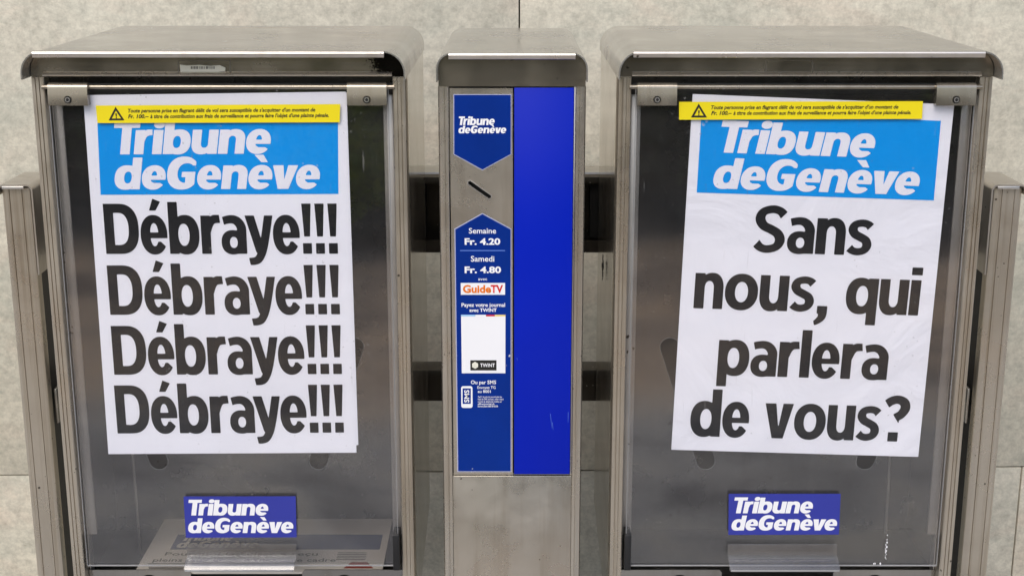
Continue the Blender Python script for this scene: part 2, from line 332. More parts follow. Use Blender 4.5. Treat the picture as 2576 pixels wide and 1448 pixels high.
def glyph_mesh(ch, f, h=.0125):
    key = (ch, f['hv'])
    if key in GL: return GL[key]
    xs = N_.arange(-.16, 1.02, h)+.00031; ys = N_.arange(-.34, 1.16, h)+.00017
    X, Y = N_.meshgrid(xs, ys); F, W = glyph(ch, X, Y, f)
    V, Fc = [], []
    if F is not None:
        F = N_.where(N_.abs(F) < 1e-6, 1e-6, F)
        for j in range(len(ys)-1):
            run = None
            for i in range(len(xs)-1):
                v = (F[j, i], F[j, i+1], F[j+1, i+1], F[j+1, i]); s = [q < 0 for q in v]
                if all(s):
                    if run is None: run = i
                    continue
                if run is not None:
                    b = len(V); V += [(xs[run], ys[j]), (xs[i], ys[j]), (xs[i], ys[j+1]), (xs[run], ys[j+1])]; Fc.append((b, b+1, b+2, b+3)); run = None
                if not any(s): continue
                c = ((xs[i], ys[j]), (xs[i+1], ys[j]), (xs[i+1], ys[j+1]), (xs[i], ys[j+1])); P = []
                for k in range(4):
                    k2 = (k+1) % 4
                    if s[k]: P.append(c[k])
                    if s[k] != s[k2]:
                        t = v[k]/(v[k]-v[k2]); P.append((c[k][0]+t*(c[k2][0]-c[k][0]), c[k][1]+t*(c[k2][1]-c[k][1])))
                if len(P) >= 3:
                    b = len(V); V += P; Fc.append(tuple(range(b, b+len(P))))
    GL[key] = (V, Fc, W); return GL[key]
def line_mesh(text, f, gap=None, space=.26, kern={}):
    """one line of lettering: vertices (x, y), faces, width; baseline y=0, capital height 1"""
    V, Fc, x = [], [], 0.; gap = f['gap'] if gap is None else gap
    for i, ch in enumerate(text):
        if ch == ' ': x += space; continue
        v, fc, W = glyph_mesh(ch, f); b = len(V)
        V += [(x+p[0]+f['sh']*p[1], p[1]) for p in v]; Fc += [tuple(b+q for q in t) for t in fc]
        g = gap
        x += W+g+kern.get(text[i:i+2], 0)
    return V, Fc
# ---------- builders ----------
def thing(name, label, cat, loc=(0, 0, 0), group=None):
    o = bpy.data.objects.new(name, None); COL.objects.link(o); o.location = loc; o.empty_display_size = .05
    o['label'] = label; o['category'] = cat
    if group: o['group'] = group
    return o
def rootloc(p):
    v = Vector((0, 0, 0))
    while p is not None: v += p.location; p = p.parent
    return v
def link(name, me, mat, parent=None, smooth=False):
    """vertices come in world metres; they are stored relative to the thing they belong to"""
    if parent is not None: me.transform(Matrix.Translation(-rootloc(parent)))
    if not me.materials and mat: me.materials.append(mat)
    if smooth:
        for p in me.polygons: p.use_smooth = True
        me.set_sharp_from_angle(angle=R_(35))
    o = bpy.data.objects.new(name, me); COL.objects.link(o); o.parent = parent; return o
def bm_mesh(bm, name):
    bmesh.ops.recalc_face_normals(bm, faces=bm.faces); me = bpy.data.meshes.new(name); bm.to_mesh(me); bm.free(); return me
def bm_box(bm, x0, x1, y0, y1, z0, z1):
    r = bmesh.ops.create_cube(bm, size=1); vs = r['verts']
    for v in vs: v.co = Vector(((x0+x1)/2+v.co.x*(x1-x0), (y0+y1)/2+v.co.y*(y1-y0), (z0+z1)/2+v.co.z*(z1-z0)))
    return vs
def box(name, parent, x0, x1, y0, y1, z0, z1, mat, bev=.0008, seg=2):
    bm = bmesh.new(); bm_box(bm, x0, x1, y0, y1, z0, z1)
    if bev: bmesh.ops.bevel(bm, geom=bm.edges[:], offset=bev, segments=seg, profile=.5, affect='EDGES')
    return link(name, bm_mesh(bm, name), mat, parent, smooth=bool(bev))
def prism(name, parent, pts, axis, a0, a1, mat, bev=0, smooth=True):
    """pts: closed outline; axis 'y' takes (x, z), 'x' takes (y, z), 'z' takes (x, y)"""
    mk = {'y': lambda p, a: (p[0], a, p[1]), 'x': lambda p, a: (a, p[0], p[1]), 'z': lambda p, a: (p[0], p[1], a)}[axis]
    bm = bmesh.new(); A = [bm.verts.new(mk(p, a0)) for p in pts]; B = [bm.verts.new(mk(p, a1)) for p in pts]; k = len(pts)
    for i in range(k): bm.faces.new((A[i], A[(i+1) % k], B[(i+1) % k], B[i]))
    bm.faces.new(A[::-1]); bm.faces.new(B)
    if bev: bmesh.ops.bevel(bm, geom=[e for e in bm.edges if e.calc_face_angle(0) > .6], offset=bev, segments=1, affect='EDGES')
    return link(name, bm_mesh(bm, name), mat, parent, smooth)
def cyl(name, parent, p0, p1, r, mat, seg=20, bev=0):
    p0, p1 = Vector(p0), Vector(p1); bm = bmesh.new()
    bmesh.ops.create_cone(bm, cap_ends=True, segments=seg, radius1=r, radius2=r, depth=(p1-p0).length)
    if bev: bmesh.ops.bevel(bm, geom=[e for e in bm.edges if e.calc_face_angle(0) > 1.2], offset=bev, segments=2, affect='EDGES')
    bm.transform(Matrix.Translation((p0+p1)/2) @ (p1-p0).to_track_quat('Z', 'Y').to_matrix().to_4x4())
    return link(name, bm_mesh(bm, name), mat, parent, smooth=True)
def arc(cx, cy, r, a0, a1, k=8): return [(cx+r*math.cos(R_(a0+(a1-a0)*i/k)), cy+r*math.sin(R_(a0+(a1-a0)*i/k))) for i in range(k+1)]
def usheet(x0, x1, zb, zt_, r, t):
    """upside-down U of bent sheet with rounded shoulders, as a closed (x, z) outline"""
    o = [(x0, zb)]+arc(x0+r, zt_-r, r, 180, 90)+arc(x1-r, zt_-r, r, 90, 0)+[(x1, zb)]
    i = [(x1-t, zb)]+arc(x1-r, zt_-r, r-t, 0, 90)+arc(x0+r, zt_-r, r-t, 90, 180)+[(x0+t, zb)]
    return o+i
def outline(name, parent, loops, Y, depth, mat, flip=False):
    """flat sheet in an upright plane from (x, z) loops, the first the outside and the rest holes; depth goes back from Y"""
    c = bpy.data.curves.new(name, 'CURVE'); c.dimensions = '2D'; c.fill_mode = 'BOTH'; c.extrude = depth/2
    for lp in loops:
        s = c.splines.new('POLY'); s.points.add(len(lp)-1)
        for q, p in zip(s.points, lp): q.co = (p[0], p[1], 0, 1)
        s.use_cyclic_u = True
    t = bpy.data.objects.new('t', c); me = bpy.data.meshes.new_from_object(t); bpy.data.objects.remove(t); bpy.data.curves.remove(c)
    me.name = name; me.transform(Matrix.Translation((0, Y+depth/2, 0)) @ Matrix.Rotation(R_(90), 4, 'X'))
    return link(name, me, mat, parent)
def flat(name, parent, pts, Y, mat, thick=.00025):
    """thin sheet (sticker, paper) with its face at Y; pts in world (x, z), anticlockwise or not"""
    return prism(name, parent, pts, 'y', Y, Y+thick, mat, smooth=False)
def px(pts, Y): return [(at(a, b, Y).x, at(a, b, Y).z) for a, b in pts]
KERN = {'Tr': -.15, 'ay': -.055, 'ye': -.04, 'ev': -.03, 'èv': -.05, 've': -.06, 'ra': -.02, 'er': .01, '!!': .04, 'e!': .02, 's?': .02, 'br': .005}
def lettering(name, parent, text, font, L, Rr, top, Y, mat, space=.26):
    """a line of lettering on the plane Y: L and Rr are the ends of its baseline and top the height of its capitals, as measured"""
    V, F = line_mesh(text, font, space=space, kern=KERN); xs = [v[0] for v in V]; x0, x1 = min(xs), max(xs)
    a, b = at(*L, Y), at(*Rr, Y); ux = (b-a).normalized(); uz = Vector((-ux.z, 0, ux.x)); k = (b-a).length/(x1-x0)
    cap = (at(L[0], L[1]-top, Y)-a).dot(uz)
    me = bpy.data.meshes.new(name); me.from_pydata([a+ux*((p[0]-x0)*k)+uz*(p[1]*cap) for p in V], [], F); me.update()
    return link(name, me, mat, parent)
def type_line(name, parent, text, L, Rr, cap, Y, mat, bold=.0, shear=0., rot=0):
    """small print from the built-in face; L, Rr: ends of the baseline, cap: capital height in the same view"""
    c = bpy.data.curves.new(name, 'FONT'); c.body = text; c.size = 1; c.shear = shear; c.offset = bold; c.fill_mode = 'FRONT'; c.resolution_u = 3
    t = bpy.data.objects.new('t', c); me = bpy.data.meshes.new_from_object(t); bpy.data.objects.remove(t); bpy.data.curves.remove(c)
    me.name = name; co_ = np.empty(len(me.vertices)*3); me.vertices.foreach_get('co', co_); co_ = co_.reshape(-1, 3)
    x0, x1 = co_[:, 0].min(), co_[:, 0].max(); H = .70
    a, b = at(*L, Y), at(*Rr, Y); ux = (b-a).normalized(); uz = Vector((-ux.z, 0, ux.x)); k = (b-a).length/(x1-x0)
    kz = abs((at(L[0], L[1]-cap, Y)-a).length)/H
    if rot: kz = abs((at(L[0]+cap, L[1], Y)-a).length)/H
    for i, v in enumerate(me.vertices): v.co = a+ux*((co_[i, 0]-x0)*k)+uz*(co_[i, 1]*kz)
    me.materials.clear(); return link(name, me, mat, parent)
def copy_thing(root, dx):
    r = root.copy(); COL.objects.link(r); r.location.x += dx
    for ch in list(root.children):
        c = ch.copy(); COL.objects.link(c); c.parent = r
        for g in list(ch.children):
            d = g.copy(); COL.objects.link(d); d.parent = c
    return r
# ---------- setting: ground and stone-clad wall ----------
bm = bmesh.new(); bmesh.ops.create_grid(bm, x_segments=1, y_segments=1, size=60); g = link('ground', bm_mesh(bm, 'ground'), M['ground']); g['kind'] = 'structure'
WY = .78; YAW = R_(1.25)
wall = thing('stone_wall', 'pale green-beige stone clad wall behind the newspaper boxes', 'wall', (0, WY, 0))
JZ = zt(1184, WY); JX = at(1306, 60, WY).x; JX2 = at(2569, 1300, WY).x
core = box('mortar_bed', wall, -4, 4, WY+.030, WY+.25, 0, 3.4, M['joint'], bev=0)
def panel(x0, x1, z0, z1, k):
    g = .0013; return box('stone_panel', wall, x0+g, x1-g, WY+random.uniform(0, .0008), WY+.030, z0+g, z1-g, M['stone'][k % 4], bev=.0009)
k = 0
for row, (z0, z1, off, w) in enumerate(((0.0, JZ, JX2, 1.25), (JZ, JZ+.95, JX, 1.25), (JZ+.95, 3.4, JX2, 1.25))):
    for i in range(-3, 3): k += 1; panel(off+i*w, off+(i+1)*w, z0, z1, k*3+row)
wall.rotation_euler.z = YAW

# added dark backdrop across the paving: never in frame, mirrored in steel and flaps
hd = thing('backdrop_hedge', 'added dark green backdrop of leaves out of frame, for the steel and the clear flaps to mirror', 'backdrop_hedge', (0, -6.6, 0))
rng = np.random.default_rng(3)
bm = bmesh.new(); bmesh.ops.create_grid(bm, x_segments=60, y_segments=14, size=1)
for v in bm.verts: v.co = Vector((v.co.x*11, -6.9+.35*math.sin(v.co.x*37+v.co.y*9)+.25*math.sin(v.co.y*17+v.co.x*11), 0.75+v.co.y*.75+(.35*math.sin(v.co.x*29) if v.co.y > .9 else 0)))
link('branches', bm_mesh(bm, 'branches'), M['twigs'], hd)
n_ = 16000; P = np.stack([rng.uniform(-11, 11, n_), -6.55+rng.normal(0, .24, n_), rng.uniform(.05, 1.5, n_)+.08*rng.normal(0, 1, n_)], 1)
A = rng.normal(0, 1, (n_, 3)); A /= np.linalg.norm(A, axis=1)[:, None]; B = np.cross(A, rng.normal(0, 1, (n_, 3))); B /= np.linalg.norm(B, axis=1)[:, None]
sz = rng.uniform(.05, .11, n_)[:, None]; VV = np.stack([P-A*sz, P+B*sz*.5, P+A*sz, P-B*sz*.5], 1).reshape(-1, 3)
me = bpy.data.meshes.new('foliage'); me.from_pydata(VV.tolist(), [], np.arange(n_*4).reshape(-1, 4).tolist())
for q in M['leaf']: me.materials.append(q)
mi = rng.choice(3, n_, p=[.5, .35, .15]).astype(np.int32); me.polygons.foreach_set('material_index', mi); fo = link('foliage', me, None, hd); fo['kind'] = 'stuff'

sb = thing('shrub', 'low yellow-green shrub on the paving, mirrored beside the left poster', 'shrub', (-.9, -5.1, 0))
n_ = 2600; t = rng.uniform(0, 1, n_); ang = rng.uniform(0, 6.283, n_); rr = (.10+.24*np.sin(np.pi*np.clip(t, 0, 1)**.8))*np.sqrt(rng.uniform(0, 1, n_))
P = np.stack([-.9+rr*np.cos(ang)+.06*np.sin(t*9), -5.1+rr*np.sin(ang), .06+t*1.0], 1); A = rng.normal(0, 1, (n_, 3)); A /= np.linalg.norm(A, axis=1)[:, None]; B = np.cross(A, rng.normal(0, 1, (n_, 3))); B /= np.linalg.norm(B, axis=1)[:, None]
VV = np.stack([P-A*.035, P+B*.016, P+A*.035, P-B*.016], 1).reshape(-1, 3); me = bpy.data.meshes.new('foliage'); me.from_pydata(VV.tolist(), [], np.arange(n_*4).reshape(-1, 4).tolist())
for q in M['lime']: me.materials.append(q)
me.polygons.foreach_set('material_index', rng.choice(2, n_).astype(np.int32)); fo = link('foliage', me, None, sb); fo['kind'] = 'stuff'
for i in range(5): a_ = i*1.26; cyl('stem', sb, (-.9+.03*math.cos(a_), -5.1+.03*math.sin(a_), 0), (-.9+.16*math.cos(a_), -5.1+.16*math.sin(a_), .75), .009, M['twigs'], seg=8)

# ---------- a newspaper box ----------
HW = .2327; CX = -.3647; ZT = zt(129, 0); ZB = zt(201, 0); RB = .39
ZBACK, ZFRONT = .632, .590
def make_box():
    t = thing('newspaper_box', 'left stainless steel newspaper dispenser box with a clear front flap', 'newspaper box', (CX, .2, ZFRONT), 'stainless steel newspaper boxes')
    x0, x1 = CX-HW, CX+HW
    prism('canopy', t, usheet(x0-.0018, x1+.0018, ZB, ZT, .0275, .0018), 'y', 0, RB, M['roof'])
    prism('canopy_lip', t, [(.0016, ZT-.0066), (-.0032, ZT-.0076), (-.0040, ZT-.0070), (-.0046, ZT-.0024), (-.0038, ZT-.0009), (-.0020, ZT-.0002), (.0016, ZT+.0003)], 'x', x0+.0155, x1-.0235, M['edge'])
    zf = zt(181, .03); zl = zt(192, .026)
    f = prism('fascia', t, [(x0+.0164, zf-.001), (x0+.0164, ZB+.0004), (x0+.0004, ZB+.0004)]+arc(x0+.0275, ZT-.0275, .0265, 180, 90)+arc(x1-.0275, ZT-.0275, .0265, 90, 0)+[(x1-.0004, ZB+.0004), (x1-.0164, ZB+.0004), (x1-.0164, zf-.001)], 'y', .030, .036, M['fascia'])
    prism('fascia_ledge', t, [(.030, zf), (.0255, zf-.0015), (.0235, zl+.0015), (.0245, zl), (.036, zl), (.036, zf-.0012)], 'x', x0+.0165, x1-.0165, M['column'])
    d = .0165; yf = .0295
    for s in (0, 1):                                   # grooved corner profiles
        X = (lambda q: x0+q) if s == 0 else (lambda q: x1-q)
        pts = [(X(0), .062), (X(0), yf+.003), (X(.0008), yf+.0008), (X(.0028), yf), (X(.0050), yf), (X(.0053), yf+.0022), (X(.0060), yf+.0022), (X(.0063), yf), (X(.0098), yf), (X(.0101), yf+.002), (X(.0107), yf+.002), (X(.011), yf), (X(d-.001), yf), (X(d), yf+.001), (X(d), .050), (X(d-.004), .062)]
        prism('corner_post', t, pts, 'z', .50, ZB-.0004, M['frame'])
    for xs in (x0, x1-.0018):
        bm = bmesh.new(); P = [(.0622, ZB-.001), (RB-.001, ZB-.001), (RB-.001, ZBACK), (.166, .607), (.0622, ZFRONT)]
        A = [bm.verts.new((xs+.0001, a, b)) for a, b in P]; B = [bm.verts.new((xs+.0017, a, b)) for a, b in P]
        for i in range(5): bm.faces.new((A[i], A[(i+1) % 5], B[(i+1) % 5], B[i]))
        bm.faces.new(A); bm.faces.new(B[::-1]); link('side_panel', bm_mesh(bm, 'side_panel'), M['side'], t)
    box('rear_panel', t, x0+.003, x1-.003, RB-.004, RB-.002, ZBACK, ZB+.004, M['inner'], bev=0)
    # sheet inside, with two long finger slots that lean together towards the bottom
    YB = .245; zfl = zt(1331, YB); xi0, xi1 = x0+.0022, x1-.0022
    YI = .0317; lo = at(1775, 1159, YI); hi = at(1684, 872, YI); lo.x += CX; hi.x += CX; r = .0126
    def slot(sx, r=r):
        a, b = Vector((CX+sx*lo.x, lo.z)), Vector((CX+sx*hi.x, hi.z)); u = (b-a).normalized(); n = Vector((-u.y, u.x)); an = math.degrees(math.atan2(n.y, n.x))
        return [(p[0], p[1]) for p in arc(a.x, a.y, r, an, an+180, 10)]+[(p[0], p[1]) for p in arc(b.x, b.y, r, an+180, an+360, 10)]
    outline('back_sheet', t, [[(xi0, zfl), (xi1, zfl), (xi1, ZT-.03), (xi0, ZT-.03)]], YB, .0015, M['back'])
    q0, q1 = CX-.2085, CX+.2085; zq0, zq1 = zt(1416, YI), zt(236, YI)
    sp_ = outline('slotted_inner_pane', t, [[(q0, zq0), (q1, zq0), (q1, zq1), (q0, zq1)], slot(1), slot(-1)], YI, .0016, M['inner_pane'])
    for s_ in (1, -1): outline('slot_rim', sp_, [slot(s_), slot(s_, r-.0005)], YI-.0002, .0020, M['slot_rim'])
    box('shelf', t, xi0, xi1, .058, RB-.006, zfl-.003, zfl-.0005, M['dark'], bev=0)
    # front strips that guide the flap
    zs0 = zt(1343, .05)
    for s in (0, 1):
        X = (lambda q: x0+q) if s == 0 else (lambda q: x1-q)
        a, b = sorted((X(.0185), X(.0305))); box('guide_strip', t, a, b, .050, .0535, zs0, zt(215, .05), M['strip'], bev=.0006)
        a, b = sorted((X(.0172), X(.0185))); box('guide_strip', t, a, b, .050, .066, .52, zt(215, .05), M['strip'], bev=0)
    # flap, its hinge rod and clamps
    zp0 = zt(1421, .026); zp1 = zt(222, .026); hp = .2105
    box('front_flap', t, CX-hp, CX+hp, .0262, .0290, zp0, zp1, M['pane'], bev=0)
    fe = box('flap_edge', t, CX-hp, CX+hp, .0260, .0292, zp0-.0009, zp0-.0001, M['pane_edge'], bev=0)
    for xx in (CX-hp-.0007, CX+hp+.0001): box('flap_edge', t, xx, xx+.0006, .0264, .0288, zp0, zp1, M['pane_edge'], bev=0)
    zr = zt(219, .028); cyl('hinge_rod', t, (x0+.014, .028, zr), (x1-.014, .028, zr), .0030, M['clamp'])
    box('hinge_backing', t, x0+.017, x1-.017, .040, .044, zr-.011, zr+.003, M['dark'], bev=.0005)
    for s in (-1, 1):
        xa, xb = CX+s*.2095, CX+s*.1605; a, b = min(xa, xb), max(xa, xb); zc = zt(266, .0185); zk = zt(237, .0185)
        pr = [(.0185, zc), (.0185, zk)]+[(p[0], p[1]) for p in arc(.0258, zr-.0005, .0062, 185, 80, 8)]+[(.033, zr), (.031, zk), (.031, zc)]
        c = prism('clamp', t, pr, 'x', a, b, M['clamp'], bev=.0004)
        sx = (a+b)/2; sz = zt(251, .0185)
        q = cyl('screw', c, (sx, .0190, sz), (sx, .0166, sz), .0046, M['screw'], bev=.0012)
        cyl('screw_socket', c, (sx, .0167, sz), (sx, .0164, sz), .0020, M['gap'], seg=6)
    # clear pull tab clipped over the lower edge
    tx0, tx1 = CX-.0735, CX+.0735; za = zt(1368, .024); zb = zt(1398, .018); zc2 = zt(1421, .004); zd = zt(1436, -.002)
    pr = [(.0255, za), (.0235, za), (.0215, zb), (.0075, zc2+.004), (.0000, zd+.0035), (-.0012, zd+.001), (.0005, zd), (.0095, zc2), (.0235, zb-.006), (.0255, zb)]
    prism('pull_tab', t, pr, 'x', tx0, tx1, M['tab'], bev=.0005)
    box('tab_edge', t, tx0+.001, tx1-.001, -.0022, -.0014, zd-.0004, zd+.0022, M['pane_edge'], bev=.0003)
    # sheet below the flap: hand notch and two round holes
    YL = .047; zn = zt(1432, YL); Z0 = .50
    def hole(xc, zc_): return arc(xc, zc_, .0150, 0, 345, 23)
    L_ = [(x0+.017, Z0), (x1-.017, Z0), (x1-.017, zn), (CX+.080, zn), (CX+.0765, zn-.004), (CX+.0765, Z0+.03), (CX-.0765, Z0+.03), (CX-.0765, zn-.004), (CX-.080, zn), (x0+.017, zn)]
    outline('lower_front_sheet', t, [L_, hole(CX-.134, zt(1469, YL)), hole(CX+.134, zt(1469, YL))], YL, .0018, M['inner'])
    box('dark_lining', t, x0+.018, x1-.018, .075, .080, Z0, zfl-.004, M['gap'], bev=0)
    return t
left = make_box()
right = copy_thing(left, 2*-CX); right['label'] = 'right stainless steel newspaper dispenser box, its back shelf empty'
left['label'] = 'left stainless steel newspaper dispenser box with a newspaper lying inside'
def bumper(par, inner):
    s = inner; x = par.location.x+s*.2085
    box('rubber_bumper', par, x-.0045, x+.0045, .0215, .052, zt(1434, .0215), zt(1345, .0215), M['rubber'], bev=.0012)
bumper(left, 1); bumper(right, -1)
for c in left.children:
    if c.name.startswith('fascia') and 'ledge' not in c.name: c.data = c.data.copy(); c.data.materials.clear(); c.data.materials.append(M['fascia_mould'])
# thin upright wire of the paper holder, seen on the outer side of each box
def wire(par, p, q, Y):
    a, b = at(*p, Y), at(*q, Y); cyl('holder_wire', par, (a.x, Y, a.z), (b.x, Y, b.z), .0018, M['strip'], seg=10)
wire(left, (322, 1000), (354, 1395), .16); wire(right, (2247, 1000), (2227, 1340), .16)

for i in range(16):                                     # chipped white flecks at the lower edge of the right flap
    yy = 1345+74*(i/15)**.7 if i < 12 else 1416+random.uniform(-1, 1); xx = 2231-(yy-1345)*.07+random.uniform(-2, 2) if i < 12 else 2192+random.uniform(0, 24)
    q = random.uniform(1.2, 2.8); flat('white_fleck', right, px([(xx+q*math.cos(a)*random.uniform(.5, 1.1), yy+q*1.3*math.sin(a)*random.uniform(.5, 1.1)) for a in (0, 1.2, 2.3, 3.6, 5)], .0258), .0258, M['white'], .0002)

# ---------- coin column between the boxes ----------
def make_column():
    t = thing('coin_column', 'narrow stainless steel coin payment column standing between the two boxes', 'coin column', (0, .2, 0))
    hw = .0915; zt_, zb = zt(133.5, 0), zt(207, 0); yf = .016; x0, x1 = -hw, hw
    prism('canopy', t, usheet(x0-.0012, x1+.0012, zb, zt_, .020, .0018), 'y', 0, .375, M['roof'])
    prism('canopy_lip', t, [(.0016, zt_-.0066), (-.0032, zt_-.0076), (-.0040, zt_-.0070), (-.0046, zt_-.0024), (-.0038, zt_-.0009), (-.0020, zt_-.0002), (.0016, zt_+.0003)], 'x', x0+.0145, x1-.0145, M['edge'])
    zo1 = zt(218, yf); zo0 = zt(1197, yf); xo0, xo1 = at(1132, 700, yf).x, at(1443.5, 700, yf).x
    prism('header_plate', t, [(x0+.0008, zo1)]+[(x0+.0008, zb)]+arc(x0+.020, zt_-.020, .0192, 180, 90)+arc(x1-.020, zt_-.020, .0192, 90, 0)+[(x1-.0008, zb), (x1-.0008, zo1)], 'y', yf, yf+.006, M['fascia'])
    for s in (0, 1):
        X = (lambda q: x0+q) if s == 0 else (lambda q: x1-q); d = (xo0-x0) if s == 0 else (x1-xo1)
        pts = [(X(0), .06), (X(0), yf+.005), (X(.0016), yf+.0014), (X(.005), yf), (X(d*.60), yf), (X(d*.60+.0003), yf+.0016), (X(d*.60+.0009), yf+.0016), (X(d*.60+.0012), yf), (X(d-.0005), yf), (X(d), yf+.0005), (X(d), .06)]
        prism('corner_post', t, pts, 'z', .0, zo1-.0006, M['column'])
        xs = X(0) if s == 0 else X(.0018); box('side_panel', t, xs+.0001, xs+.0017, .061, .374, .0, zb-.0006, M['side'], bev=0)
    box('lower_plate', t, xo0+.0004, xo1-.0004, yf+.0012, yf+.006, 0, zo0, M['column'], bev=.0008)
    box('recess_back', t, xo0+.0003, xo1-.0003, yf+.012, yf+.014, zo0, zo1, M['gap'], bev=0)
    # coin plate with its slanted slot
    yp = yf+.003; xa, xb = at(1135.5, 700, yp).x, at(1289.5, 700, yp).x
    a, b = at(1180, 459, yp), at(1232, 496, yp); u = (b-a).normalized(); n = Vector((-u.z, 0, u.x)); h = .0024
    slot = [((a+n*h).x, (a+n*h).z), ((a-u*h*.7).x, (a-u*h*.7).z), ((a-n*h).x, (a-n*h).z), ((b-n*h).x, (b-n*h).z), ((b+u*h*.7).x, (b+u*h*.7).z), ((b+n*h).x, (b+n*h).z)]
    cp = outline('coin_plate', t, [[(xa, zo0+.0012), (xb, zo0+.0012), (xb, zo1-.0024), (xa, zo1-.0024)], slot], yp, .003, M['column'])
    def grow(pts, k):
        cx, cz = sum(p[0] for p in pts)/len(pts), sum(p[1] for p in pts)/len(pts); o = []
        for p in pts:
            v = Vector((p[0]-cx, p[1]-cz)); along = v.x*u.x+v.y*u.z; ac = v.x*n.x+v.y*n.z
            along += math.copysign(k, along); ac += math.copysign(k, ac) if abs(ac) > 1e-6 else 0; o.append((cx+u.x*along+n.x*ac, cz+u.z*along+n.z*ac))
        return o
    outline('coin_slot_rim', cp, [grow(slot, .0011), slot], yp-.0008, .0008, M['edge'])
    # blue door panel
    yd = yf-.0006; box('blue_door', t, at(1293, 700, yd).x, at(1438, 700, yd).x, yd, yd+.006, zt(1191.5, yd), zt(221.5, yd), M['blue_panel'], bev=.0006)
    box('door_edge', t, at(1438.8, 700, yp).x, xo1-.0004, yp, yp+.004, zo0+.0006, zo1-.001, M['edge'], bev=.0003)
    for a, b in (((1384, 1040), (1388, 1076)), ((1389, 1062), (1391, 1080)), ((1429, 1036), (1428.5, 1062)), ((1300, 900), (1301, 906))):
        a3, b3 = at(*a, yd-.0003), at(*b, yd-.0003); w = .0004; flat('scratch', t, [(a3.x-w, a3.z), (a3.x+w, a3.z), (b3.x+w*.4, b3.z), (b3.x-w*.4, b3.z)], yd-.0003, M['scratch'], .0002)
    return t, yp
column, yp = make_column()
# labels stuck on the coin plate
def inset(pts, k=2.0):
    cx, cy = sum(p[0] for p in pts)/len(pts), sum(p[1] for p in pts)/len(pts)
    return [(p[0]+math.copysign(k, cx-p[0]) if abs(p[0]-cx) > 8 else p[0], p[1]+math.copysign(k, cy-p[1])) for p in pts]
Y1, Y2, Y3, Y4 = yp-.0004, yp-.0007, yp-.0009, yp-.0011
l1 = thing('arrow_label', 'navy arrow-shaped label pointing down, above the coin slot', 'sticker', tuple(at(1213, 330, yp)))
P = [(1140, 237.5), (1286, 237.5), (1286, 389), (1213, 429), (1140.5, 389)]
flat('label_border', l1, px(P, Y1), Y1, M['pale_edge']); flat('label_face', l1, px([(1142, 239.5), (1284.3, 239.5), (1284.3, 387.6), (1213, 426.6), (1142.3, 387.6)], Y2), Y2, M['navy'])
lettering('label_lettering', l1, 'Tribune', LOGO, (1154, 315), (1244, 315), 21.5, Y3, M['white'])
lettering('label_lettering', l1, 'deGenève', LOGO, (1153, 335.5), (1273, 335.5), 19, Y3, M['white'])
l2 = thing('price_label', 'tall navy price and payment label below the coin slot', 'sticker', tuple(at(1213, 860, yp)))
flat('label_border', l2, px([(1142.6, 575.5), (1213, 536), (1286, 575.5), (1286, 1186), (1150, 1186)], Y1), Y1, M['pale_edge'])
flat('label_face', l2, px([(1145, 577), (1213, 538.6), (1284, 577), (1284, 1184), (1152.3, 1184)], Y2), Y2, M['navy'])
tl = lambda s, a, b, y, cap, bold=.0, m='white', Y=Y3, shear=0: type_line('label_lettering', l2, s, (a, y), (b, y), cap, Y, M[m], bold, shear)
tl('Semaine', 1179, 1247.5, 587, 13.5, .012); tl('Fr. 4.20', 1168.5, 1258, 615, 15.5, .034)
flat('divider_line', l2, px([(1157, 629), (1270, 629), (1270, 631.3), (1157, 631.3)], Y3), Y3, M['rule'])
tl('Samedi', 1184, 1243, 657.5, 14, .012); tl('Fr. 4.80', 1168.5, 1260, 686, 15.5, .034); tl('avec', 1202.5, 1225, 705, 7.5, .005)
flat('logo_box', l2, px([(1158.5, 711.5), (1270, 711.5), (1270, 741), (1159, 741)], Y3), Y3, M['white'])
tl('Guide', 1164, 1235, 735.5, 18.5, .036, 'orange', Y4); tl('TV', 1234, 1265, 735.5, 18.5, .036, 'red', Y4)
tl('Payez votre journal', 1160.5, 1270, 771, 9.3, .02); tl('avec TWINT', 1180.5, 1249, 783.8, 8.6, .024)
flat('white_card', l2, px([(1159.5, 795.5), (1271, 795.5), (1270.8, 938), (1161.3, 938)], Y3), Y3, M['white'])
for a, b, mm in ((1159.3, 1195, 'card_blue'), (1195.2, 1222, 'white'), (1222.2, 1244, 'red'), (1244.2, 1271, 'card_yellow')):
    flat('card_colour_strip', l2, px([(a, 791.3), (b, 791.3), (b, 795.3), (a, 795.3)], Y3), Y3, M[mm])
flat('payment_badge', l2, px([(1182.5, 905.5), (1248.5, 905.5), (1248.5, 931), (1183, 931)], Y4), Y4, M['ink_small'])
tl('TWINT', 1207.5, 1244.5, 922.3, 9, .02, 'white', Y4-.0002)
ctr = at(1194.7, 918, Y4); hx = [(ctr.x+.0045*math.cos(R_(60*i+30)), ctr.z+.0048*math.sin(R_(60*i+30))) for i in range(6)]
flat('badge_hexagon', l2, hx, Y4-.0003, M['label_paper'])
tl('Ou par SMS', 1184, 1247.5, 965, 9, .018)
def rrect(a, b, c, d, r, Y):
    p, q = at(a, b, Y), at(c, d, Y); x0, x1, z0, z1 = p.x, q.x, q.z, p.z
    return arc(x1-r, z1-r, r, 0, 90, 4)+arc(x0+r, z1-r, r, 90, 180, 4)+arc(x0+r, z0+r, r, 180, 270, 4)+arc(x1-r, z0+r, r, 270, 360, 4)
pi = outline('phone_icon', l2, [rrect(1159.5, 970.5, 1188.5, 1025, .0028, Y3), px([(1163.3, 976), (1163.3, 1015), (1184, 1015), (1184, 976)], Y3)], Y3, .0002, M['white'])
type_line('label_lettering', l2, 'SMS', (1179.5, 1011.5), (1179.5, 980), -12, Y3, M['white'], .025, rot=1)
